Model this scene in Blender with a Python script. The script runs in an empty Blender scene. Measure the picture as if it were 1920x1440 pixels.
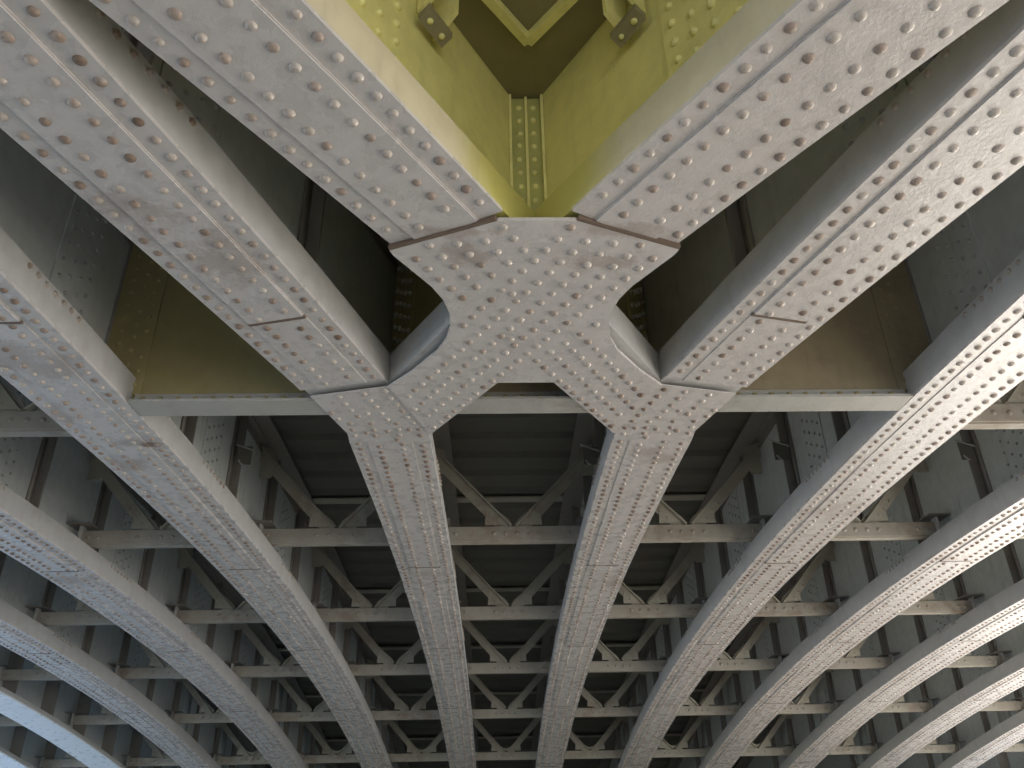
import bpy, math, random
from mathutils import Vector, Matrix
import numpy as np
random.seed(7)
SC = 2.0                      # one rib spacing in metres
ZC, K, YC = 1.2396, 0.015305, 2.969   # the arch of the ribs, in rib spacings
TH, PS, RO, X0, F = 0.48867, 0.02376, -0.01789, -0.09852, 1500.0
def arch(y): return ZC - K*(y-YC)**2
scene = bpy.context.scene
C = scene.collection
# ------------------------------------------------------------------ camera
Fw = Vector((math.sin(PS)*math.cos(TH), math.cos(PS)*math.cos(TH), math.sin(TH)))
Rt = Vector((math.cos(PS), -math.sin(PS), 0)); Up = Rt.cross(Fw)
c_, s_ = math.cos(RO), math.sin(RO)
Rc = c_*Rt + s_*Up; Uc = -s_*Rt + c_*Up
cam = bpy.data.objects.new('camera', bpy.data.cameras.new('camera')); C.objects.link(cam)
M = Matrix.Identity(4)
for i in range(3): M[i][0], M[i][1], M[i][2] = Rc[i], Uc[i], -Fw[i]
M[0][3] = X0*SC
cam.matrix_world = M
cam.data.sensor_width = 36; cam.data.lens = F/1920*36
cam.data.clip_start = .05; cam.data.clip_end = 2000
scene.camera = cam
def seen(x, y, z, m=60):
    v = Vector((x-X0, y, z)); d = v.dot(Fw)
    if d <= .1: return False
    px, py = 960+F*v.dot(Rc)/d, 720-F*v.dot(Uc)/d
    return -m < px < 1920+m and -m < py < 1440+m
# ------------------------------------------------------------------ materials
def nt(name):
    m = bpy.data.materials.new(name); m.use_nodes = True
    return m, m.node_tree.nodes, m.node_tree.links, m.node_tree.nodes['Principled BSDF']
STAINS = [(-1.46,2.77,.10,.05),(-1.55,2.99,.13,.08),(-1.40,2.80,.05,.03),(-1.62,2.54,.10,.10),(-1.53,2.15,.22,.14),(-2.53,4.60,.17,.12),
          (2.35,4.40,.2,.1),(.62,4.78,.16,.12),(-.93,1.43,.12,.1),(1.6,3.6,.22,.12),(-.5,4.56,.12,.07),(-.77,1.6,.10,.12),(-.17,1.58,.10,.05),(.16,1.62,.12,.05),(.55,2.95,.12,.1),(.22,1.488,.13,.030),(-.22,1.488,.13,.030),(-1.2,.9,.08,.3),(1.28,1.6,.06,.2)]
def paint(name, col, rough=.42, dirt=(.20,.13,.09), amount=.5, thr=.58, stains=False, bump=.35, spec=.5, speck=True, streak=False, over=None):
    m, n, l, b = nt(name)
    geo = n.new('ShaderNodeNewGeometry')
    def noise(scale, det=5, rg=.55):
        t = n.new('ShaderNodeTexNoise'); t.inputs['Scale'].default_value = scale; t.inputs['Detail'].default_value = det
        t.inputs['Roughness'].default_value = rg; l.new(geo.outputs['Position'], t.inputs['Vector']); return t
    def mth(op, a, bb, cl=False):
        q = n.new('ShaderNodeMath'); q.operation = op; q.use_clamp = cl
        for k, v in enumerate((a, bb)):
            if isinstance(v, (int, float)): q.inputs[k].default_value = v
            else: l.new(v, q.inputs[k])
        return q.outputs[0]
    def mapr(a, lo, hi, o0=0, o1=1):
        q = n.new('ShaderNodeMapRange'); l.new(a, q.inputs[0])
        for k, v in ((1,lo),(2,hi),(3,o0),(4,o1)): q.inputs[k].default_value = v
        return q.outputs[0]
    big = noise(.9, 4); mid = noise(5, 6, .65); fine = noise(45, 4, .6); grit = noise(140, 2); mid2 = noise(9, 2, .45)
    mask = mth('MULTIPLY', mapr(big.outputs[0], .42, .66), mapr(mid.outputs[0], thr-.08, thr+.1))
    if speck: mask = mth('MAXIMUM', mask, mth('MULTIPLY', mapr(fine.outputs[0], .64, .72), .55))
    if streak:
        vm = n.new('ShaderNodeVectorMath'); vm.operation = 'MULTIPLY'; l.new(geo.outputs['Position'], vm.inputs[0]); vm.inputs[1].default_value = (14,14,1.1)
        ts = n.new('ShaderNodeTexNoise'); ts.inputs['Scale'].default_value = 1; ts.inputs['Detail'].default_value = 5; l.new(vm.outputs[0], ts.inputs['Vector'])
        mask = mth('MAXIMUM', mask, mth('MULTIPLY', mapr(ts.outputs[0], .52, .72), mapr(mid.outputs[0], .40, .62)))
    mask = mth('MULTIPLY', mask, amount)
    if stains:
        for sx, sy, rx, ry in STAINS:
            sub = n.new('ShaderNodeVectorMath'); sub.operation = 'SUBTRACT'; l.new(geo.outputs['Position'], sub.inputs[0]); sub.inputs[1].default_value = (sx*SC, sy*SC, 0)
            mul = n.new('ShaderNodeVectorMath'); mul.operation = 'MULTIPLY'; l.new(sub.outputs[0], mul.inputs[0]); mul.inputs[1].default_value = (1/(rx*SC), 1/(ry*SC), 0)
            ln = n.new('ShaderNodeVectorMath'); ln.operation = 'LENGTH'; l.new(mul.outputs[0], ln.inputs[0])
            d = mth('ADD', ln.outputs['Value'], mapr(mid.outputs[0], .3, .7, .7, -.7))
            d = mth('ADD', d, mapr(fine.outputs[0], .3, .7, .3, -.3))
            mask = mth('MAXIMUM', mask, mth('MULTIPLY', mapr(d, 1.0, .4), .4 if rx > .06 else .95))
    mask = mth('MINIMUM', mask, 1.0)
    tone = mapr(mid2.outputs[0], .3, .7, .94, 1.05)
    base = n.new('ShaderNodeVectorMath'); base.operation = 'SCALE'; base.inputs[0].default_value = col; l.new(tone, base.inputs['Scale'])
    bo = base.outputs[0]
    if over:  # tint by distance: yellow spill light put into the base colour
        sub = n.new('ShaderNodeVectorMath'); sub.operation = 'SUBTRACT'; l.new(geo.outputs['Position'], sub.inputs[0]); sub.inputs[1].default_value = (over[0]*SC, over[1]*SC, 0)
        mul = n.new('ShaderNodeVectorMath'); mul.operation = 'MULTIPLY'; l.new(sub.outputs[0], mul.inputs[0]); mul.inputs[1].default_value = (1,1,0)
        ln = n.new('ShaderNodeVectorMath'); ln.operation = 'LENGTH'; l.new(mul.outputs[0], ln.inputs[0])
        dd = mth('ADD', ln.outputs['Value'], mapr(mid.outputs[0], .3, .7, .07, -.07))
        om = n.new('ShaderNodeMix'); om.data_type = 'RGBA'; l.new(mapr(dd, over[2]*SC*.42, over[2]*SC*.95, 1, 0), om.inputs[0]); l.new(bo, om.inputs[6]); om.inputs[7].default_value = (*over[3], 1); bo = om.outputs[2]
    mx = n.new('ShaderNodeMix'); mx.data_type = 'RGBA'; l.new(mask, mx.inputs[0]); l.new(bo, mx.inputs[6]); mx.inputs[7].default_value = (*dirt, 1)
    l.new(mx.outputs[2], b.inputs['Base Color'])
    l.new(mth('ADD', mapr(mask, 0, 1, rough, rough+.3), mapr(mid2.outputs[0], .3, .7, -.04, .05)), b.inputs['Roughness'])
    b.inputs['Specular IOR Level'].default_value = spec
    hgt = mth('ADD', mth('MULTIPLY', fine.outputs[0], .7), mth('MULTIPLY', grit.outputs[0], .3))
    hgt = mth('ADD', hgt, mth('MULTIPLY', mid2.outputs[0], .9))
    bp = n.new('ShaderNodeBump'); bp.inputs['Strength'].default_value = bump; bp.inputs['Distance'].default_value = .012
    l.new(hgt, bp.inputs['Height']); l.new(bp.outputs[0], b.inputs['Normal'])
    return m
M_FL  = paint('flange_paint', (.53,.497,.48), .28, spec=.65, stains=True, amount=.3, thr=.72, bump=.25)
M_RV  = paint('rivet_paint', (.42,.375,.335), .36, amount=.9, thr=.47, dirt=(.20,.13,.09))
M_RVD = paint('worn_rivet_paint', (.31,.25,.21), .45, amount=.9, thr=.42, dirt=(.13,.08,.05))
M_RUST= paint('rusty_seam', (.13,.09,.065), .8, amount=.5)
M_BOX = paint('side_paint', (.47,.465,.455), .45, amount=.22, bump=.15, speck=False, streak=True)
M_BOXY = paint('side_yellow_spill', (.56,.50,.35), .45, amount=.2, bump=.15, speck=False, streak=True, over=(0,1.47,.30,(.50,.46,.14)))  # bounce and yellow spill from the webs, put into the side plates' colour
M_WEB = paint('web_paint', (.57,.60,.60), .5, amount=.3, thr=.62, dirt=(.15,.13,.11), bump=.2, streak=True)
M_WRV = paint('web_rivet_paint', (.36,.375,.38), .5, amount=.5)
M_TIE = paint('tie_paint', (.36,.35,.32), .5, amount=.4)
M_STF = paint('stiffener_paint', (.24,.225,.205), .55, amount=.4)
M_CH  = paint('chord_paint', (.35,.325,.28), .55, amount=.6, thr=.5)
M_BR  = paint('brace_paint', (.40,.38,.32), .6, amount=.5, thr=.5)
M_YEL = paint('bay_yellow', (.72,.67,.26), .5, amount=.3, dirt=(.30,.22,.09), bump=.2, speck=True, streak=True)  # one yellow base colour for the centre bay's webs, lips and brackets
M_OLV = paint('yellow_in_shade', (.32,.27,.125), .55, amount=.35, dirt=(.12,.08,.04), bump=.15)  # the bay's yellow with dim light put into the colour
M_DK  = paint('deck_paint', (.15,.145,.125), .8, amount=.5)
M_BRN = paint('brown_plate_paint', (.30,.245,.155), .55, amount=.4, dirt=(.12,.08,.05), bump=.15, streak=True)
M_WHT = paint('daylit_rib_white', (.80,.81,.82), .3, amount=.1, bump=.12, speck=False)  # whitened so the outer ribs carry bright daylight in their colour
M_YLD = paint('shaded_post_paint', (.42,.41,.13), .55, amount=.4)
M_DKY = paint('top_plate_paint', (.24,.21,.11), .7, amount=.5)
# ------------------------------------------------------------------ mesh builder (units: rib spacings, z above the arch or absolute)
class MB:
    def __init__(s): s.v=[]; s.f=[]; s.m=[]; s.sm=[]
    def quad(s, idx, mi=0, sm=False): s.f.append(idx); s.m.append(mi); s.sm.append(sm)
    def poly_prism(s, pts, n, mi=0):
        """pts: list of (p_low, p_high) pairs around an outline"""
        o = len(s.v); k = len(pts)
        for a, b in pts: s.v += [tuple(a), tuple(b)]
        for i in range(k):
            j = (i+1) % k
            s.quad((o+2*i, o+2*j, o+2*j+1, o+2*i+1), mi)
        s.quad(tuple(o+2*i for i in range(k))[::-1], mi); s.quad(tuple(o+2*i+1 for i in range(k)), mi)
    def box(s, x0,x1,y0,y1,z0,z1, mi=0):
        s.poly_prism([((x,y,z0),(x,y,z1)) for x,y in ((x0,y0),(x1,y0),(x1,y1),(x0,y1))], None, mi)
    def sweep(s, path, a, b, z0, z1, mi=0, rel=True, z0b=None, rl=0):
        """a box swept along a plan path; a,b lateral limits; z above the arch line"""
        o = len(s.v); n = len(path)
        for (x, y, nx, ny) in path:
            zl = z0
            if z0b is not None:
                f_ = min(1, math.hypot(x-path[0][0], y-path[0][1])/rl); zl = z0b+(z0-z0b)*f_
            for la, zz in ((a,zl),(b,zl),(b,z1),(a,z1)):
                X, Y = x+nx*la, y+ny*la
                s.v.append((X, Y, arch(Y)+zz if rel else zz))
        for i in range(n-1):
            p = o+4*i; q = p+4
            for k in range(4):
                kk = (k+1) % 4
                s.quad((p+k, q+k, q+kk, p+kk), mi, True)
        s.quad((o,o+1,o+2,o+3), mi); s.quad((o+4*n-1,o+4*n-2,o+4*n-3,o+4*n-4), mi)
    def rivet(s, p, nrm, r=.0119, h=.0085, seg=8, rings=2, mi=1):
        if mi == 1 and getattr(s, 'vary', 0) and random.random() < (s.vary if p[1] < 2.6 else .75): mi = 3
        nrm = Vector(nrm).normalized(); t = nrm.orthogonal().normalized(); u = nrm.cross(t)
        r *= random.uniform(.88,1.08); h *= random.uniform(.72,1.15); p = Vector(p) + t*random.uniform(-.0012,.0012) + u*random.uniform(-.0012,.0012)
        o = len(s.v); prof = [(1.0,-.15)] + [(math.cos(math.pi/2*k/(rings+.0)*.92)*.97, math.sin(math.pi/2*k/rings*.92)) for k in range(0,rings+1)][1:]
        prof = [(1.0,-.1),(.97,.25)] + [(math.cos(math.pi/2*(k/(rings+1)))**.8*.95 if k else .97, math.sin(math.pi/2*(k/(rings+1)))) for k in range(1,rings+1)] if rings > 1 else [(1.0,-.1),(.72,.75)]
        for rr, hh in prof:
            for k in range(seg):
                a = 2*math.pi*k/seg
                q = p + t*(math.cos(a)*r*rr) + u*(math.sin(a)*r*rr) + nrm*(h*hh); s.v.append(tuple(q))
        s.v.append(tuple(p+nrm*h)); top = len(s.v)-1
        for j in range(len(prof)-1):
            for k in range(seg):
                kk = (k+1) % seg; A = o+j*seg
                s.quad((A+k, A+kk, A+seg+kk, A+seg+k), mi, True)
        A = o+(len(prof)-1)*seg
        for k in range(seg): s.quad((A+k, A+(k+1)%seg, top), mi, True)
    def mesh(s, name, mats):
        me = bpy.data.meshes.new(name)
        v = (np.array(s.v, dtype=float)*SC)
        me.from_pydata(v.tolist(), [], s.f)
        me.polygons.foreach_set('material_index', s.m); me.polygons.foreach_set('use_smooth', s.sm)
        for m in mats: me.materials.append(m)
        me.validate(); me.update()
        import bmesh
        bm = bmesh.new(); bm.from_mesh(me); bmesh.ops.recalc_face_normals(bm, faces=bm.faces)
        for e in bm.edges:
            if len(e.link_faces) == 2 and e.calc_face_angle(0) > .7: e.smooth = False
        bm.to_mesh(me); bm.free()
        return me
def link(name, me, parent=None):
    o = bpy.data.objects.new(name, me); C.objects.link(o)
    if parent: o.parent = parent
    return o
def build(name, mb, mats, parent=None): return link(name, mb.mesh(name, mats), parent)
def thing(name, label, cat, loc=(0,0,0), group=None):
    o = bpy.data.objects.new(name, None); C.objects.link(o); o.empty_display_size = .2
    o.location = [a*SC for a in loc]; o['label'] = label; o['category'] = cat
    if group: o['group'] = group
    return o
def tag(o, label, cat, group=None):
    o['label'] = label; o['category'] = cat
    if group: o['group'] = group
    return o
def copy_tree(o, parent=None):
    c = o.copy(); C.objects.link(c)
    if parent: c.parent = parent
    for ch in [x for x in bpy.data.objects if x.parent == o]: copy_tree(ch, c)
    return c
def line(p0, p1, step=.15):
    d = Vector((p1[0]-p0[0], p1[1]-p0[1])); L = d.length; d.normalize(); n = max(1, int(math.ceil(L/step)))
    return [(p0[0]+d.x*L*i/n, p0[1]+d.y*L*i/n, d.y, -d.x) for i in range(n+1)], d, L
HW = .148                     # half width of a rib flange
SEAMS = [-1.30,-.3,1.903,4.428,6.21,8.016,10.207,12.4]
STARTS = [None,-.7,.3,3.05,5.0,6.85,8.9,11.3]
STIFF = [-.2,1.05,2.52,3.28,3.95,4.66,5.42,6.14,6.88,7.6,8.33,9.05,9.8,10.55,11.3]
LINES = [.65,2.08,3.52,4.98,6.42,7.86,9.3,10.75]
DEPTH = .75
TD = .735
PITCH = .0525
def flange_parts(parent, p0, p1, seams, starts, HW=.148, vary=.3, s_of=None, y_is_s=True, fine=False, riv_skip=None, dens=True):
    """bottom flange, its cover plates and rivets along a straight plan line"""
    path, d, L = line(p0, p1)
    nrm = (d.y, -d.x)
    def at(s, lat): 
        x = p0[0]+d.x*s+nrm[0]*lat; y = p0[1]+d.y*s+nrm[1]*lat; return x, y
    mb = MB(); mb.vary = vary
    mb.sweep(path, -HW, HW, 0, .010)
    # seams: rusty fillets across the plates
    slist = sorted(s for s in seams if 0 < s < L)
    for s in slist:
        a = at(s-.0045, 0); b = at(s+.006*(1+.15*max(0, at(s,0)[1])), 0)
        mb.sweep([(a[0],a[1],*nrm),(b[0],b[1],*nrm)], -.087, .087, -.0066, 0.002, 2)
    # rivets
    segs = [0]+slist+[L]
    def lev(s):
        for a, b in thick:
            if a < s < b: return -.0034-.0034*min(1, (s-a)/.32)
        return -.003
    thick = [(a, b) for a, b in starts]
    n = int(L/PITCH)
    for i in range(n):
        for k, (lat, off) in enumerate(((-.121,0),(-.045,.5),(.045,0),(.121,.5))):
            s = (i+.35+off)*PITCH
            if s > L-.02: continue
            x, y = at(s, lat)
            if not seen(x, y, arch(y), 160) and y > 1.0: continue
            if y < .3: continue
            if abs(lat) < .1 and any(-.014 < s-q < .024 for q in slist): continue
            z = arch(y) + (lev(s) if abs(lat) < .1 else 0)
            dist = y
            mb.rivet((x, y, z+.0003), (0, .0, -1), seg=12 if dist < 2.6 else (8 if dist < 5 else 6), rings=3 if dist < 2.6 else (2 if dist < 5 else 1))
    fl = build('bottom_flange', mb, [M_FL, M_RV, M_RUST, M_RVD], parent)
    for a, b in zip(segs[:-1], segs[1:]):
        if b-a < .1: continue
        cp = MB(); a2, b2 = a+(.0065*(1+.15*max(0, at(a,0)[1])) if a else 0), b-(.005 if b < L else 0)
        pa, pb = at(a2, 0), at(b2, 0); cp.sweep(line(pa, pb)[0], -.086, .086, -.0030, -.0002)
        for t0, t1 in thick:
            t0c, t1c = max(t0, a2), min(t1, b2)
            if t1c-t0c > .05: cp.sweep(line(at(t0c,0), at(t1c,0), .08)[0], -.083, .083, -.0068, -.0032, z0b=-.0034, rl=.32)
        link('cover_plate', cp.mesh('cover_plate', [M_FL]), fl)
    return fl
def web_parts(parent, p0, p1, stiffs, lines, webmat=None, sides=(-1,1), stfmat=None, depth=DEPTH):
    webmat = webmat or M_WEB; stfmat = stfmat or M_STF
    path, d, L = line(p0, p1); nrm = (d.y, -d.x)
    at = lambda s, lat: (p0[0]+d.x*s+nrm[0]*lat, p0[1]+d.y*s+nrm[1]*lat)
    mb = MB(); mb.sweep(path, -HW+.004, HW-.004, .0103, .118)
    # rivet groups along the upper edge of the side plates, beside the splices
    for q in lines:
        for j in range(7):
            for sd in (-1, 1):
                s = q-.02-j*.047
                if 0 < s < L:
                    x, y = at(s, sd*(HW-.004))
                    if seen(x, y, arch(y), 100) and y < 7.5: mb.rivet((x, y, arch(y)+.100), (nrm[0]*sd, nrm[1]*sd, 0), r=.011, h=.009, seg=6, rings=1)
    build('side_plate', mb, [M_BOX, M_RV], parent)
    mb = MB(); mb.sweep(path, -.006, .006, .1181, depth)
    build('web', mb, [webmat], parent)
    mb = MB(); mb.sweep(path, -.13, .13, depth, depth+.014)
    for sd in (-1, 1): mb.sweep(path, sd*.006, sd*.045, depth-.012, depth-.0005); mb.sweep(path, sd*.0065, sd*.014, depth-.06, depth-.0125)
    build('top_flange', mb, [stfmat], parent)
    for s in stiffs:
        if not 0 < s < L: continue
        for sd in sides:
            mb = MB()
            a = at(s-.005, 0); b = at(s+.005, 0)
            lo, hi = sorted((sd*.007, sd*.058)); mb.sweep([(a[0],a[1],*nrm),(b[0],b[1],*nrm)], lo, hi, .127, depth-.002)
            a = at(s-.045, 0); b = at(s-.0052, 0)
            lo, hi = sorted((sd*.007, sd*.015)); mb.sweep([(a[0],a[1],*nrm),(b[0],b[1],*nrm)], lo, hi, .127, depth-.062)
            build('stiffener', mb, [stfmat], parent)
    for q in lines:
        if not 0 < q < L: continue
        for sd in sides:
            mb = MB()
            lo, hi = sorted((sd*.0063, sd*.011)); a, b = at(q, 0), at(q+.25, 0)
            mb.sweep([(a[0],a[1],*nrm),(b[0],b[1],*nrm)], lo, hi, .13, depth-.063)
            for ci, ds in enumerate((.03,.085,.145,.20)):
                for j in range(9):
                    x, y = at(q+ds, sd*.0112); h = .17+j*.064+(.032 if ci % 2 else 0)
                    if h < depth-.08 and seen(x, y, arch(y)+h, 100) and y < 8: mb.rivet((x, y, arch(y)+h), (nrm[0]*sd, nrm[1]*sd, 0), r=.0092, h=.0085, seg=8 if y < 4.5 else 6, rings=2 if y < 2.6 else 1)
            build('splice_plate', mb, [webmat, M_WRV], parent)
# ------------------------------------------------------------------ the ribs
ORD = ['first','second','third','fourth','fifth','sixth','seventh']
Y0, Y1 = -1.5, 13.2
YD = -7.0
def straight_rib(label, x, y0=Y0, y1=Y1, plain=False, side=1):
    t = thing('arch_rib', label, 'bridge rib', (x, 0, 0), 'arched steel ribs running side by side')
    seams = [s-y0 for s in SEAMS]; st = [(a-y0, b-y0-.005) for a, b in zip(STARTS[1:], SEAMS[1:])]
    flange_parts(t, (0, y0), (0, y1), seams, st, HW=.155)
    web_parts(t, (0, y0), (0, y1), [s-y0 for s in STIFF], [s-y0 for s in LINES])
    return t
# a rib's shape only depends on y, so one rib is built and copied; "seen" is judged for the widest spread
_seen = seen
def seen_row(x, y, z, m=60):
    return any(_seen(x+q, y, z, m) for q in (-4.5,-3.5,-2.5,-1.5,1.5,2.5,3.5,4.5,5.5,6.5))
seen = seen_row
RIBL = {-2:'riveted arched rib with rust blotches, second rib left of centre',
        -3:'riveted arched rib with a brown stain by its seam, third rib left of centre',
        -4:'glossy riveted arched rib, fourth left of centre, beside the smooth bright rib',
        2:'riveted arched rib with a glaring upper end, second rib right of centre',
        3:'riveted arched rib, third rib right of centre, glaring at the right edge',
        4:'riveted arched rib, fourth rib right of centre',
        5:'riveted arched rib, fifth rib right of centre, in the lower right',
        6:'riveted arched rib at the lower right corner, sixth right of centre'}
first = straight_rib(RIBL[-2], -1.5)
for i in (-3,-4,2,3,4,5,6):
    c = copy_tree(first); c.location.x = (i+.5 if i < 0 else i-.5)*SC; c['label'] = RIBL[i]
seen = _seen
# smooth outer ribs
def smooth_rib(label, x):
    t = thing('arch_rib', label, 'bridge rib', (x, 0, 0), 'smooth outer ribs at the bridge edges')
    path = line((0, 1.0), (0, Y1))[0]
    mb = MB(); mb.sweep(path, -.165, .165, 0, .012); build('bottom_flange', mb, [M_WHT], t)
    mb = MB(); mb.sweep(path, -.16, .16, .0123, .05); build('side_plate', mb, [M_BOX], t)
    mb = MB(); mb.sweep(path, -.006, .006, .05, DEPTH); build('web', mb, [M_WEB], t)
    mb = MB(); mb.sweep(path, -.13, .13, DEPTH, DEPTH+.014); build('top_flange', mb, [M_STF], t)
    for s in STIFF[3:]:
        for sd in (-1,1):
            mb = MB(); lo, hi = sorted((sd*.007, sd*.14)); mb.box(lo, hi, s-.005, s+.005, arch(s)+.052, arch(s)+DEPTH-.003); build('stiffener', mb, [M_STF], t)
    return t
smooth_rib('smooth bright arched rib without rivets across the lower left corner', -4.5)
smooth_rib('smooth outermost rib just showing at the lower left edge', -5.5)
smooth_rib('outermost rib at the right, its web showing behind the last riveted rib', 6.5)
# ------------------------------------------------------------------ centre ribs, branches, diagonals, the X plate
ND = 2.69; TA = math.tan(math.radians(14.9)); DX, DY = .5105, .86
for sg, side in ((-1,'left'),(1,'right')):
    t = thing('arch_rib', f'riveted centre rib narrowing away below the X plate, {side} one of the pair', 'bridge rib', (0,0,0), 'arched steel ribs running side by side')
    y0 = 2.785
    flange_parts(t, (sg*.5, y0), (sg*.5, Y1), [s-y0 for s in SEAMS if s > 3.5], [(max(a, 3.5)-y0, b-y0-.005) for a, b in zip(STARTS[3:], SEAMS[3:])], HW=.153)
    web_parts(t, (sg*.5, ND), (sg*.5, Y1), [s-ND for s in STIFF if s > 3.0], [s-ND for s in LINES if s > 3])
    # branch running on to the upper corner
    t = thing('branch_girder', f'long riveted girder running from the fork to the upper {side} corner', 'girder', (0,0,0), 'girders fanning out above the forks')
    bx = lambda y: sg*(.5+TA*(ND-y))
    ca, sa = math.cos(math.radians(14.9)), math.sin(math.radians(14.9))
    P = lambda s: (sg*(.5+sa*s), ND-ca*s)      # s measured from the node toward the viewer
    s0 = .385; L = 2.35
    e = P(L); b = P(s0)
    Lb = L-s0
    seam0 = (ND-1.903)/ca; 
    flange_parts(t, e, b, [L-seam0], [(0.02, L-seam0-.005)] )
    web_parts(t, e, P(0.0), [L-(ND-1.98)/ca, L-(ND-1.22)/ca], [L-(ND-1.3)/ca], sides=(-1,1))
    # diagonal arm of the X
    t = thing('diagonal_girder', f'riveted diagonal girder with yellow web rising from the X plate to the upper {side}', 'girder', (0,0,0), 'girders fanning out above the forks')
    Q = lambda s: (sg*DX*s, 1.847-DY*s)          # s from the crossing toward the viewer
    s0 = .405; Ld = 1.45
    flange_parts(t, Q(Ld), (Q(s0)[0], Q(s0)[1]), [], [(.02, Ld-s0-.004)] )
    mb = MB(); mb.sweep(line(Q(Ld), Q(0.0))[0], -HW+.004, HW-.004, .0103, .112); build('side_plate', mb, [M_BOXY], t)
    path = line(Q(Ld), Q(0.0))[0]
    mb = MB(); mb.sweep(path, -.006, .006, .1121, TD); build('web', mb, [M_YEL], t)
    mb = MB(); mb.sweep(line(Q(Ld), Q(.08))[0], -.13, .13, TD, TD+.014)
    nx, ny = path[0][2], path[0][3]
    for i in range(18):
        for la in (-.03, .03):
            x, y = Q(.12+i*.052); x += nx*la; y += ny*la
            mb.rivet((x, y, arch(y)+TD), (0,0,-1), r=.012)
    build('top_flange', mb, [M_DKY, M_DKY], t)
    # inner side normal = toward x=0 / viewer
    inn = -1 if (nx*(-sg)) < 0 else 1          # lateral sign that points to the centre line
    mb = MB(); lo, hi = sorted((inn*.0063, inn*.015))
    mb.sweep([(*Q(.90), nx, ny), (*Q(.63), nx, ny)], lo, hi, .13, TD-.002)
    for ci, s in enumerate((.665,.725,.785,.845)):
        for j in range(9):
            x, y = Q(s); x += nx*inn*.0152; y += ny*inn*.0152
            mb.rivet((x, y, arch(y)+.165+j*.062+(.0 if ci % 2 else .03)), (nx*inn, ny*inn, 0), r=.0115, h=.011, seg=10, rings=2)
    build('splice_plate', mb, [M_YEL, M_YEL], t)
    mb = MB(); lo, hi = sorted((inn*.007, inn*.02)); mb.sweep([(*Q(.918), nx, ny), (*Q(.905), nx, ny)], lo, hi, .13, TD-.002); build('stiffener', mb, [M_YEL], t)
    # lower arm of the X, from the crossing to the node
    t = thing('short_arm_girder', f'short riveted arm joining the X plate to the {side} fork', 'girder', (0,0,0), 'short arms of the X')
    R = lambda s: (sg*DX*s, 1.847+DY*s)
    Ln = .5/DX
    pth = line(R(0.02), R(Ln))[0]
    mb = MB(); mb.sweep(pth, -HW+.005, HW-.005, .0108, .1175); build('side_plate', mb, [M_BOX], t)
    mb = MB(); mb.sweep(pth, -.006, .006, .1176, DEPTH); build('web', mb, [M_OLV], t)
    mb = MB(); mb.sweep(line(R(.08), R(Ln-.06))[0], -.13, .13, DEPTH+.001, DEPTH+.0155); build('top_flange', mb, [M_DK], t)
    # riveted angles in the dark corner of the fork
    mb = MB()
    nx2, ny2 = pth[0][2], pth[0][3]; up = 1 if ny2*1 < 0 else -1
    lo, hi = sorted((up*.0063, up*.014)); mb.sweep([(*R(Ln-.21), nx2, ny2), (*R(Ln-.03), nx2, ny2)], lo, hi, .126, DEPTH-.05)
    for s in (.185,.14,.10,.06):
        for j in range(10):
            x, y = R(Ln-s); x += nx2*up*.0143; y += ny2*up*.0143
            mb.rivet((x, y, arch(y)+.16+j*.056+(.028 if s in (.14,.06) else 0)), (nx2*up, ny2*up, 0), r=.012, h=.011, seg=8, rings=2)
    build('corner_angle', mb, [M_OLV, M_BR], t)
    # fork plate
    fp = thing('fork_plate', f'Y-shaped riveted plate under the {side} fork', 'gusset plate', (0,0,0), 'plates under the forks')
def prism_down(mb, pts, lo, hi, mi=0):
    """a plate with a plan outline, cut in strips so that it follows the arch"""
    mb.poly_prism([((x, y, arch(y)+lo), (x, y, arch(y)+hi)) for x, y in pts], None, mi)
half = [(.088,1.445),(.352,1.562),(.345,1.583),(.306,1.650),(.262,1.724),(.236,1.789),(.223,1.858),(.225,1.931),(.242,2.008),(.272,2.079),(.318,2.148),(.361,2.212),(.4475,2.316),(.3415,2.705),(.091,2.288)]
outline = half + [(-x, y) for x, y in half[::-1]]
def inside(p, poly, margin):
    x, y = p; n = len(poly); c = False; dmin = 9
    for i in range(n):
        x1, y1 = poly[i]; x2, y2 = poly[(i+1) % n]
        if (y1 > y) != (y2 > y) and x < (x2-x1)*(y-y1)/(y2-y1)+x1: c = not c
        dx, dy = x2-x1, y2-y1; tt = max(0, min(1, ((x-x1)*dx+(y-y1)*dy)/(dx*dx+dy*dy)))
        dmin = min(dmin, math.hypot(x-x1-tt*dx, y-y1-tt*dy))
    return c and dmin > margin
def rivet_rows(lines_, poly, margin=.019, mind=.033):
    pts = []
    for (a, b) in lines_:
        L = math.hypot(b[0]-a[0], b[1]-a[1]); n = int(L/PITCH)
        for i in range(n+1):
            p = (a[0]+(b[0]-a[0])*i*PITCH/L, a[1]+(b[1]-a[1])*i*PITCH/L)
            if inside(p, poly, margin) and all(math.hypot(p[0]-q[0], p[1]-q[1]) > mind for q in pts): pts.append(p)
    return pts
mb = MB(); mb.vary = .2; prism_down(mb, outline, -.0110, -.0015)
rows = []
for sg in (1,-1):
    for la, ph in ((-.124,0),(-.062,.5),(0,0),(.062,.5),(.124,0)):
        # along the diagonal through the crossing: direction (sg*DX, -DY) .. (-sg*DX, DY)
        ax, ay = DY*la*sg, DX*la
        st = -1.1+ph*PITCH
        rows.append(((ax+sg*DX*-st*1.0*-1, 1.847+ay-DY*-st*-1*-1) if False else (ax+sg*DX*(1.1-ph*PITCH), 1.847+ay-DY*(1.1-ph*PITCH)), (ax-sg*DX*1.1, 1.847+ay+DY*1.1)))
for (x, y) in rivet_rows(rows, outline): mb.rivet((x, y, arch(y)-.0108), (0,0,-1), seg=14, rings=3)
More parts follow.
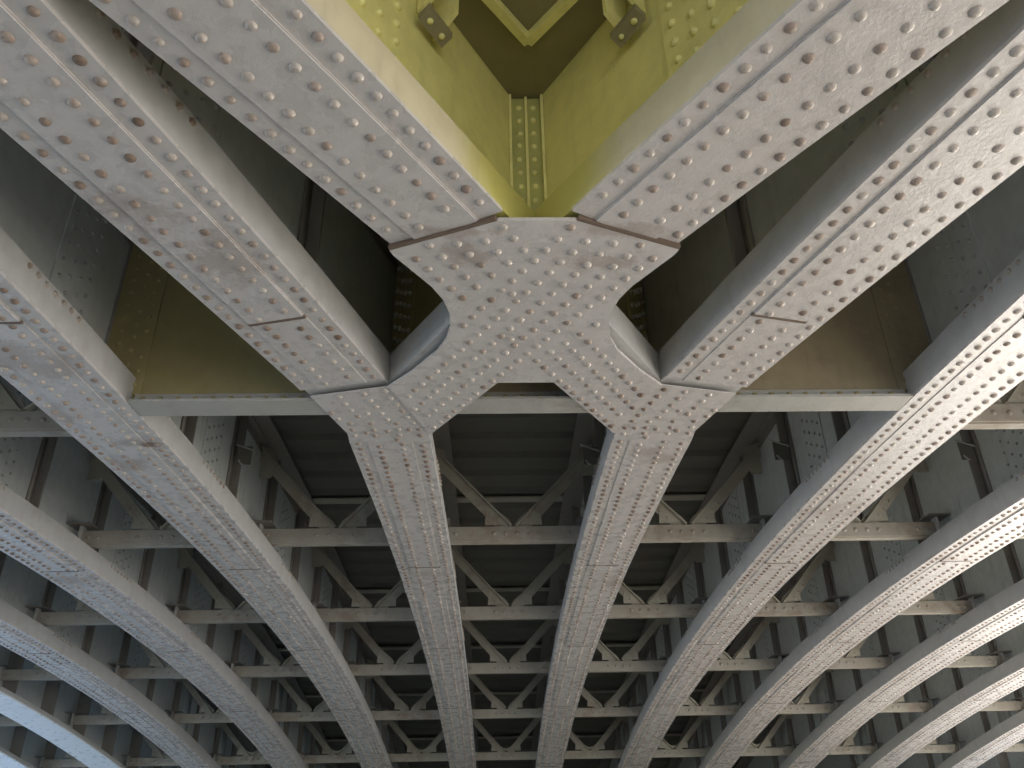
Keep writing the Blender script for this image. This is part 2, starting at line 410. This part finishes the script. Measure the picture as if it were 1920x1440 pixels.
for sg in (-1,1):
    a, b_ = (sg*.092,1.446), (sg*.350,1.560); q = Vector((b_[0]-a[0], b_[1]-a[1])).normalized(); nn = (q.y*sg, -q.x*sg)
    cor = [a, b_, (b_[0]+nn[0]*.010, b_[1]+nn[1]*.010), (a[0]+nn[0]*.010, a[1]+nn[1]*.010)]
    mb.poly_prism([((x, y, arch(y)-(.0108 if k < 2 else .0106)), (x, y, arch(y)+.001)) for k, (x, y) in enumerate(cor)], None, 2)
xg = tag(build('gusset_plate', mb, [M_FL, M_RV, M_RUST, M_RVD]), 'big X-shaped riveted plate with curved sides at the centre of the picture', 'gusset plate')
forks = [o for o in bpy.data.objects if o.name.startswith('fork_plate')]
for sg, fp in zip((-1,1), sorted(forks, key=lambda o: o.name)):
    yo = ND
    poly = [(.4475,2.320),(.4475+.279*.966,2.320+.279*.257),(.645,2.70),(.650,2.782),(.350,2.782),(.346,2.708)]
    poly = [(sg*x, y) for x, y in poly]
    m_ = MB(); m_.vary = .3; prism_down(m_, poly, -.0050, -.0022)
    rr = []
    ca, sa = math.cos(math.radians(14.9)), math.sin(math.radians(14.9))
    for la in (-.121,-.045,.045,.121):
        rr.append(((sg*(.5+la), 2.77), (sg*(.5+la), 2.60)))
        rr.append(((sg*(.5+sa*.42+la*ca), ND-ca*.42+la*sa*1), (sg*(.5+la*ca), ND+la*sa)))
    for la in (-.121,-.045,.045): rr.append(((sg*(.341-.05+DY*-la*0), 9), (0, 9)))
    for la in (-.124,-.062,0,.062,.124):
        ax, ay = -sg*DY*la, DX*la
        rr.append(((ax+sg*DX*.6, 1.847+ay+DY*.6), (ax+sg*DX*1.02, 1.847+ay+DY*1.02)))
    for (x, y) in rivet_rows(rr, poly, .016, .034): m_.rivet((x, y, arch(y)-.0048), (0,0,-1), seg=12, rings=3)
    build('plate', m_, [M_FL, M_RV, M_RUST, M_RVD], fp)
# ------------------------------------------------------------------ top plate with the V edge over the crossing
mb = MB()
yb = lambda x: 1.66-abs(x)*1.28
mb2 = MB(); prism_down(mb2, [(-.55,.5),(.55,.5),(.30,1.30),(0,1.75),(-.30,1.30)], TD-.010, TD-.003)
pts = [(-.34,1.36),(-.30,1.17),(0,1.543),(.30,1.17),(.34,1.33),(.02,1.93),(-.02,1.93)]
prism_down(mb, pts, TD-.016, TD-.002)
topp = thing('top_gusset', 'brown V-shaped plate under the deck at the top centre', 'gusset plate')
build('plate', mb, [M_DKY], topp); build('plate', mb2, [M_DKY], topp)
for sg in (-1,1):
    mb = MB(); a = (0,1.535); b = (sg*.30,1.535-.30*1.28)
    pth = line(a, b)[0]; mb.sweep(pth, -.013, .013, TD-.046, TD-.0165); build('edge_lip', mb, [M_YEL], topp)
cpst = thing('corner_post', 'yellow upright riveted post in the corner of the yellow webs', 'post')
mb = MB(); mb.box(-.049, .049, 1.762, 1.770, arch(1.766)+.02, arch(1.766)+TD-.02)
for j in range(12):
    for x in (-.021, .021): mb.rivet((x, 1.762, arch(1.766)+.10+j*.052), (0,-1,0), r=.0095, h=.009, seg=10, rings=2)
build('face_plate', mb, [M_YLD, M_YEL], cpst)
for x0, x1, yy in ((-.052,-.044,1.742),(.044,.052,1.742),(-.004,.004,1.752)):
    mb = MB(); mb.box(x0, x1, yy, 1.7617, arch(1.766)+.02, arch(1.766)+TD-.022); build('edge_lip' if x0*x1 > 0 else 'ridge', mb, [M_YEL], cpst)
# hanger brackets beside the V plate
for sg, side in ((-1,'left'),(1,'right')):
    t = thing('hanger_bracket', f'small riveted yellow bracket with angled foot hanging {side} of the V plate', 'bracket', (0,0,0), 'brackets at the top centre')
    Q = lambda s, la=0: (sg*(DX*s-DY*la), 1.847-DY*s-DX*la)
    mb = MB(); ztop = TD-.002
    x, y = Q(.52); z = arch(y)
    # plate standing off the web
    a1, a2 = Q(.52,.012), Q(.52,.085); b1, b2 = Q(.508,.012), Q(.508,.085)
    zz = [z+.60, z+.52, z+ztop]
    out = [(a1, z+.535), (a2, z+.60), (a2, z+ztop), (a1, z+ztop)]
    mb.poly_prism([((p[0],p[1],h), (p[0]+(b1[0]-a1[0]), p[1]+(b1[1]-a1[1]), h)) for p, h in out], None)
    build('plate', mb, [M_YEL], t)
    mb = MB(); a1, a2 = Q(.585,.012), Q(.585,.070); dq = (Q(.575)[0]-Q(.585)[0], Q(.575)[1]-Q(.585)[1])
    out = [(a1, z+.57), (a2, z+.60), (a2, z+ztop), (a1, z+ztop)]
    mb.poly_prism([((p[0],p[1],h), (p[0]+dq[0], p[1]+dq[1], h)) for p, h in out], None)
    build('plate', mb, [M_YEL], t)
    mb = MB()
    cs = [Q(.60,.030), Q(.50,.030), Q(.50,.062), Q(.60,.062)]
    mb.poly_prism([((p[0],p[1],z+.515+.018*k), (p[0],p[1],z+.535+.018*k)) for p, k in zip(cs, (0,0,1,1))], None)
    for s, la in ((.575,.046),(.525,.046)):
        x, y = Q(s, la); mb.rivet((x, y, z+.516+.018*la/.1), (0,0,-1), r=.009)
    build('foot', mb, [M_DKY, M_YEL], t)
    for j in range(5):
        mb = MB(); x, y = Q(.55, .018); mb.rivet((x, y, z+.57+.04*j), (-sg*DY, -DX, 0), r=.010, h=.011, mi=0); build('rivet', mb, [M_YEL], t)
# ------------------------------------------------------------------ plate girders across at the node
for x0, x1, lab, f0, f1 in ((-1.488,-.56,'shaded yellow plate girder crossing between the blotchy rib and the left fork',-1.342,-.60),
                    (-.335,.335,'short plate girder seen in the gap just below the X plate',-.335,.335),
                    (.56,1.488,'brown plate girder crossing between the right fork and the next rib',.60,1.342)):
    t = thing('plate_girder', lab, 'girder', (0,0,0), 'plate girders in one line across the ribs')
    y = 2.495; zb = arch(y)
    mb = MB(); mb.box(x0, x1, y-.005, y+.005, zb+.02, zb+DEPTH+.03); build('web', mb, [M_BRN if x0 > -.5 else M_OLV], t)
    mb = MB(); mb.box(f0, f1, y-.062, y+.052, zb-.000, zb+.010)
    mb.box(f0, f1, y-.020, y-.0055, zb+.0103, zb+.05); 
    n = int((f1-f0)/.06)
    for i in range(n): mb.rivet((f0+.03+i*.06, y-.02, zb+.032), (0,-1,0), r=.010, h=.008, seg=8, rings=1)
    build('bottom_flange', mb, [M_TIE, M_OLV], t)
    if x1-x0 > .8:
        e = x0 if x0 < -1 else x1; dd = 1 if e < 0 else -1
        mb = MB(); mb.box(*sorted((e, e+dd*.16)), y-.0125, y-.0055, zb+.051, zb+.74)
        for r_, la in enumerate((.04,.09,.13)):
            for j in range(11): mb.rivet((e+dd*la, y-.0125, zb+.09+j*.056+(.028 if r_ % 2 else 0)), (0,-1,0), r=.0105, h=.009, seg=8, rings=1)
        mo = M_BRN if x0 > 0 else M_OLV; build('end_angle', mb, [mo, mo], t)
# ------------------------------------------------------------------ cross frames with V braces
FR = [(2.94,0),(4.40,0),(5.95,0),(7.42,0),(8.88,0),(10.42,1),(11.9,1)]
def frame_protos(yf, curved):
    """meshes in local coordinates: origin at the rib line height"""
    out = []
    w = .365; 
    mb = MB(); mb.box(-.42, .42, -.006, .006, .134, .212); mb.box(-.42, .42, .0062, .06, .127, .137)
    for x in (-.385,-.33,-.11,-.045,.02,.085,.31,.365): mb.rivet((x, -.006, .172), (0,-1,0), r=.0125, h=.009, seg=8, rings=2)
    out.append(('bottom_chord', mb, [M_CH, M_CH]))
    for s in (-1,1):
        mb = MB()
        # diagonal: from the middle of the bottom chord to the top corner
        a = Vector((s*.012, .215)); b = Vector((s*.475, .71)); d = (b-a).normalized(); n = Vector((d.y, -d.x))*s   # n points outwards/down
        q = [a, b, b+n*.064, a+n*.064]
        mb.poly_prism([((p.x, .0125, p.y), (p.x, .0205, p.y)) for p in q], None)
        q = [a, b, b+n*.009, a+n*.009]
        mb.poly_prism([((p.x, -.030, p.y), (p.x, .0123, p.y)) for p in q], None)
        out.append(('diagonal_brace', mb, [M_BR]))
        mb = MB()
        if not curved:
            o1 = a+d*.30+n*.062; pts_ = [(s*.005,.226),(s*.03,.262),(a+d*.27+n*.01), o1, (s*.156,.345),(s*.163,.226)]
        else:
            pts_ = [(s*.0,.226),(s*.0,.253),(s*.04,.261),(s*.075,.285),(a+d*.17+n*.0),(a+d*.30+n*.03),(a+d*.27+n*.064),(s*.168,.345),(s*.175,.226)]
        pts_ = [(p[0], p[1]) for p in pts_]
        mb.poly_prism([((x, .007, z), (x, .0122, z)) for x, z in pts_], None)
        for k in range(3):
            p = a+d*(.10+k*.06)+n*.045; mb.rivet((p.x, .0068, p.y), (0,-1,0), r=.009, h=.007, seg=6, rings=1)
        out.append(('gusset', mb, [M_BR, M_BR]))
        mb = MB()
        pts_ = [(s*.485,.53),(s*.485,.73),(s*.40,.70),(s*.385,.60),(s*.42,.53)]
        mb.poly_prism([((x, .021, z), (x, .029, z)) for x, z in pts_], None)
        out.append(('corner_gusset', mb, [M_BR]))
        mb = MB(); mb.box(*sorted((s*.4205, s*.432)), -.03, .03, .127, .235)
        out.append(('end_clip', mb, [M_BOX]))
        mb = MB(); mb.box(*sorted((s*.36, s*.49)), -.07, .12, .2355, .243)
        out.append(('end_shelf', mb, [M_STF]))
    return [(n_, m_.mesh(n_, mt)) for n_, m_, mt in out]
PR = {0: frame_protos(0, False), 1: frame_protos(0, True)}
ROW = ['nearest','second','third','fourth','fifth','sixth','farthest']
def bayname(b):
    if b == 0: return 'in the centre bay'
    return f"{['','first','second','third','fourth','fifth','sixth'][abs(b)]} bay {'left' if b < 0 else 'right'} of centre"
for r_, (yf, cv) in enumerate(FR):
    for b in range(-5, 7):
        if r_ == 0 and abs(b) != 2: continue
        z = arch(yf)
        if not (seen(b-.37, yf, z+.05, 5) or seen(b+.37, yf, z+.05, 5) or seen(b, yf, z+.15, 5) or seen(b-.3, yf, z+.4, 0) or seen(b+.3, yf, z+.4, 0)): continue
        t = thing('cross_frame', f'V-braced cross frame, {ROW[r_]} row, {bayname(b)}', 'cross brace', (b, yf, z), 'V-braced cross frames between the ribs')
        for n_, me in PR[cv]: link(n_, me, t)
# little bent strips hanging in the upper corners of a few bays
for i, (b, yf, lab) in enumerate(((1,3.98,'bent steel clip hanging by the right rib, beyond the girder'),(2,4.0,'bent steel clip hanging in the second bay right of centre'),(0,4.02,'bent steel clip hanging in the centre bay by its right rib'),(-1,3.98,'bent steel clip hanging in the first bay left of centre'))):
    s = 1 if b > -1 else -1
    t = thing('hanging_clip', lab, 'clip', (b+s*.40, yf-.12, arch(yf)+.42), 'bent clips hanging in the bays')
    mb = MB(); mb.box(-.035,.035,-.004,.004,-.05,.05); build('plate', mb, [M_DK], t)
    mb = MB(); mb.poly_prism([((x,-.012,z),(x,-.006,z)) for x, z in ((-.05,.062),(.05,.025),(.05,.018),(-.05,.055))], None); build('strap', mb, [M_BOX], t)
    mb = MB(); mb.poly_prism([((x,-.012,z),(x,-.006,z)) for x, z in ((-.03,-.03),(-.012,-.055),(.0,-.058),(.0,-.05),(-.01,-.047),(-.023,-.027))], None); build('hook', mb, [M_BOX], t)
# ------------------------------------------------------------------ deck above
mb = MB()
path = line((0,Y0-.1),(0,13.4),.2)[0]
mb.sweep(path, -5.7, 6.7, DEPTH+.075, DEPTH+.17)
mb.box(-5.7, 6.7, YD, Y0-.11, arch(Y0)+DEPTH-.1, arch(Y0)+DEPTH+.14)  # unseen slab behind the viewer, added to keep light out from there
# pressed troughs across the deck
y = Y0
while y < 13.2:
    mb.poly_prism([((-5.65,yy,arch(yy)+DEPTH+hh),(6.65,yy,arch(yy)+DEPTH+hh)) for yy, hh in ((y,.076),(y+.03,.045),(y+.12,.045),(y+.15,.076))], None)
    y += .27
deck = tag(build('bridge_deck', mb, [M_DK]), 'dark ribbed underside of the bridge deck above all the girders', 'bridge deck')
for k, (yy, lab) in enumerate(((5.35,'nearest deck joist seen in the bays below the X plate'),(7.20,'second deck joist up under the dark deck'),(8.72,'third deck joist up under the dark deck'),(10.16,'fourth deck joist up under the dark deck'),(11.7,'farthest deck joist up under the dark deck'))):
    t = thing('deck_joist', lab, 'joist', (0,0,0), 'joists across under the deck')
    mb = MB(); mb.box(-5.6, 6.6, yy-.05, yy+.05, arch(yy)+DEPTH+.020, arch(yy)+DEPTH+.030); build('bottom_flange', mb, [M_BR], t)
    mb = MB(); mb.box(-5.6, 6.6, yy-.006, yy+.006, arch(yy)+DEPTH+.0303, arch(yy)+DEPTH+.0445); build('web', mb, [M_BR], t)
# ------------------------------------------------------------------ ground, and an unseen far wall added to block light
m, n, l, b = nt('paving')
tx = n.new('ShaderNodeTexNoise'); tx.inputs['Scale'].default_value = 1.3; tx.inputs['Detail'].default_value = 8
br = n.new('ShaderNodeTexBrick'); br.inputs['Scale'].default_value = 1.0
br.inputs['Color1'].default_value = (.44,.425,.40,1); br.inputs['Color2'].default_value = (.50,.485,.455,1); br.inputs['Mortar'].default_value = (.2,.19,.17,1); br.inputs['Mortar Size'].default_value = .008
g = n.new('ShaderNodeNewGeometry'); l.new(g.outputs['Position'], br.inputs['Vector']); l.new(g.outputs['Position'], tx.inputs['Vector'])
mx = n.new('ShaderNodeMix'); mx.data_type = 'RGBA'; mx.blend_type = 'MULTIPLY'; mx.inputs[0].default_value = .35
l.new(br.outputs[0], mx.inputs[6]); l.new(tx.outputs[1], mx.inputs[7]); l.new(mx.outputs[2], b.inputs['Base Color']); b.inputs['Roughness'].default_value = .75
mb = MB(); mb.box(-400,400,-400,400,-.90,-.80)
gr = build('ground', mb, [m]); gr['kind'] = 'structure'
mb = MB(); mb.box(-9,10,13.42,14.6,-.80,2.2)
M_ST = paint('light_blocking_stone', (.16,.155,.14), .85, amount=.5)
ab = tag(build('light_blocking_wall', mb, [M_ST]), 'unseen dark stone wall added at the far end of the ribs to block light', 'wall')
# ------------------------------------------------------------------ light
w = bpy.data.worlds.new('World'); scene.world = w; w.use_nodes = True
wn, wl = w.node_tree.nodes, w.node_tree.links
sky = wn.new('ShaderNodeTexSky'); sky.sky_type = 'NISHITA'; sky.sun_disc = False
EL, AZ = math.radians(18), math.radians(48)      # the sun stands behind the viewer (azimuth from +Y, clockwise)
sky.sun_elevation = EL; sky.sun_rotation = AZ; sky.air_density = 1; sky.dust_density = 2
bg = wn['Background']; bg.inputs['Strength'].default_value = .15; wl.new(sky.outputs[0], bg.inputs['Color'])
sl = bpy.data.lights.new('sun', 'SUN'); sl.energy = 5; sl.angle = math.radians(.5); sl.color = (1,.965,.915)
so = bpy.data.objects.new('sun', sl); C.objects.link(so)
v = Vector((math.sin(AZ)*math.cos(EL), math.cos(AZ)*math.cos(EL), math.sin(EL)))
so.rotation_euler = v.to_track_quat('Z', 'Y').to_euler(); so.location = v*50
scene.view_settings.view_transform = 'Standard'; scene.view_settings.look = 'None'
scene.view_settings.exposure = 3.38; scene.view_settings.gamma = 1
scene.cycles.max_bounces = 10; scene.cycles.diffuse_bounces = 8
scene.cycles.use_denoising = True; scene.cycles.use_adaptive_sampling = False
scene.cycles.use_guiding = True; scene.cycles.guiding_training_samples = 128
scene.cycles.blur_glossy = 1.0; scene.cycles.caustics_reflective = False; scene.cycles.caustics_refractive = False
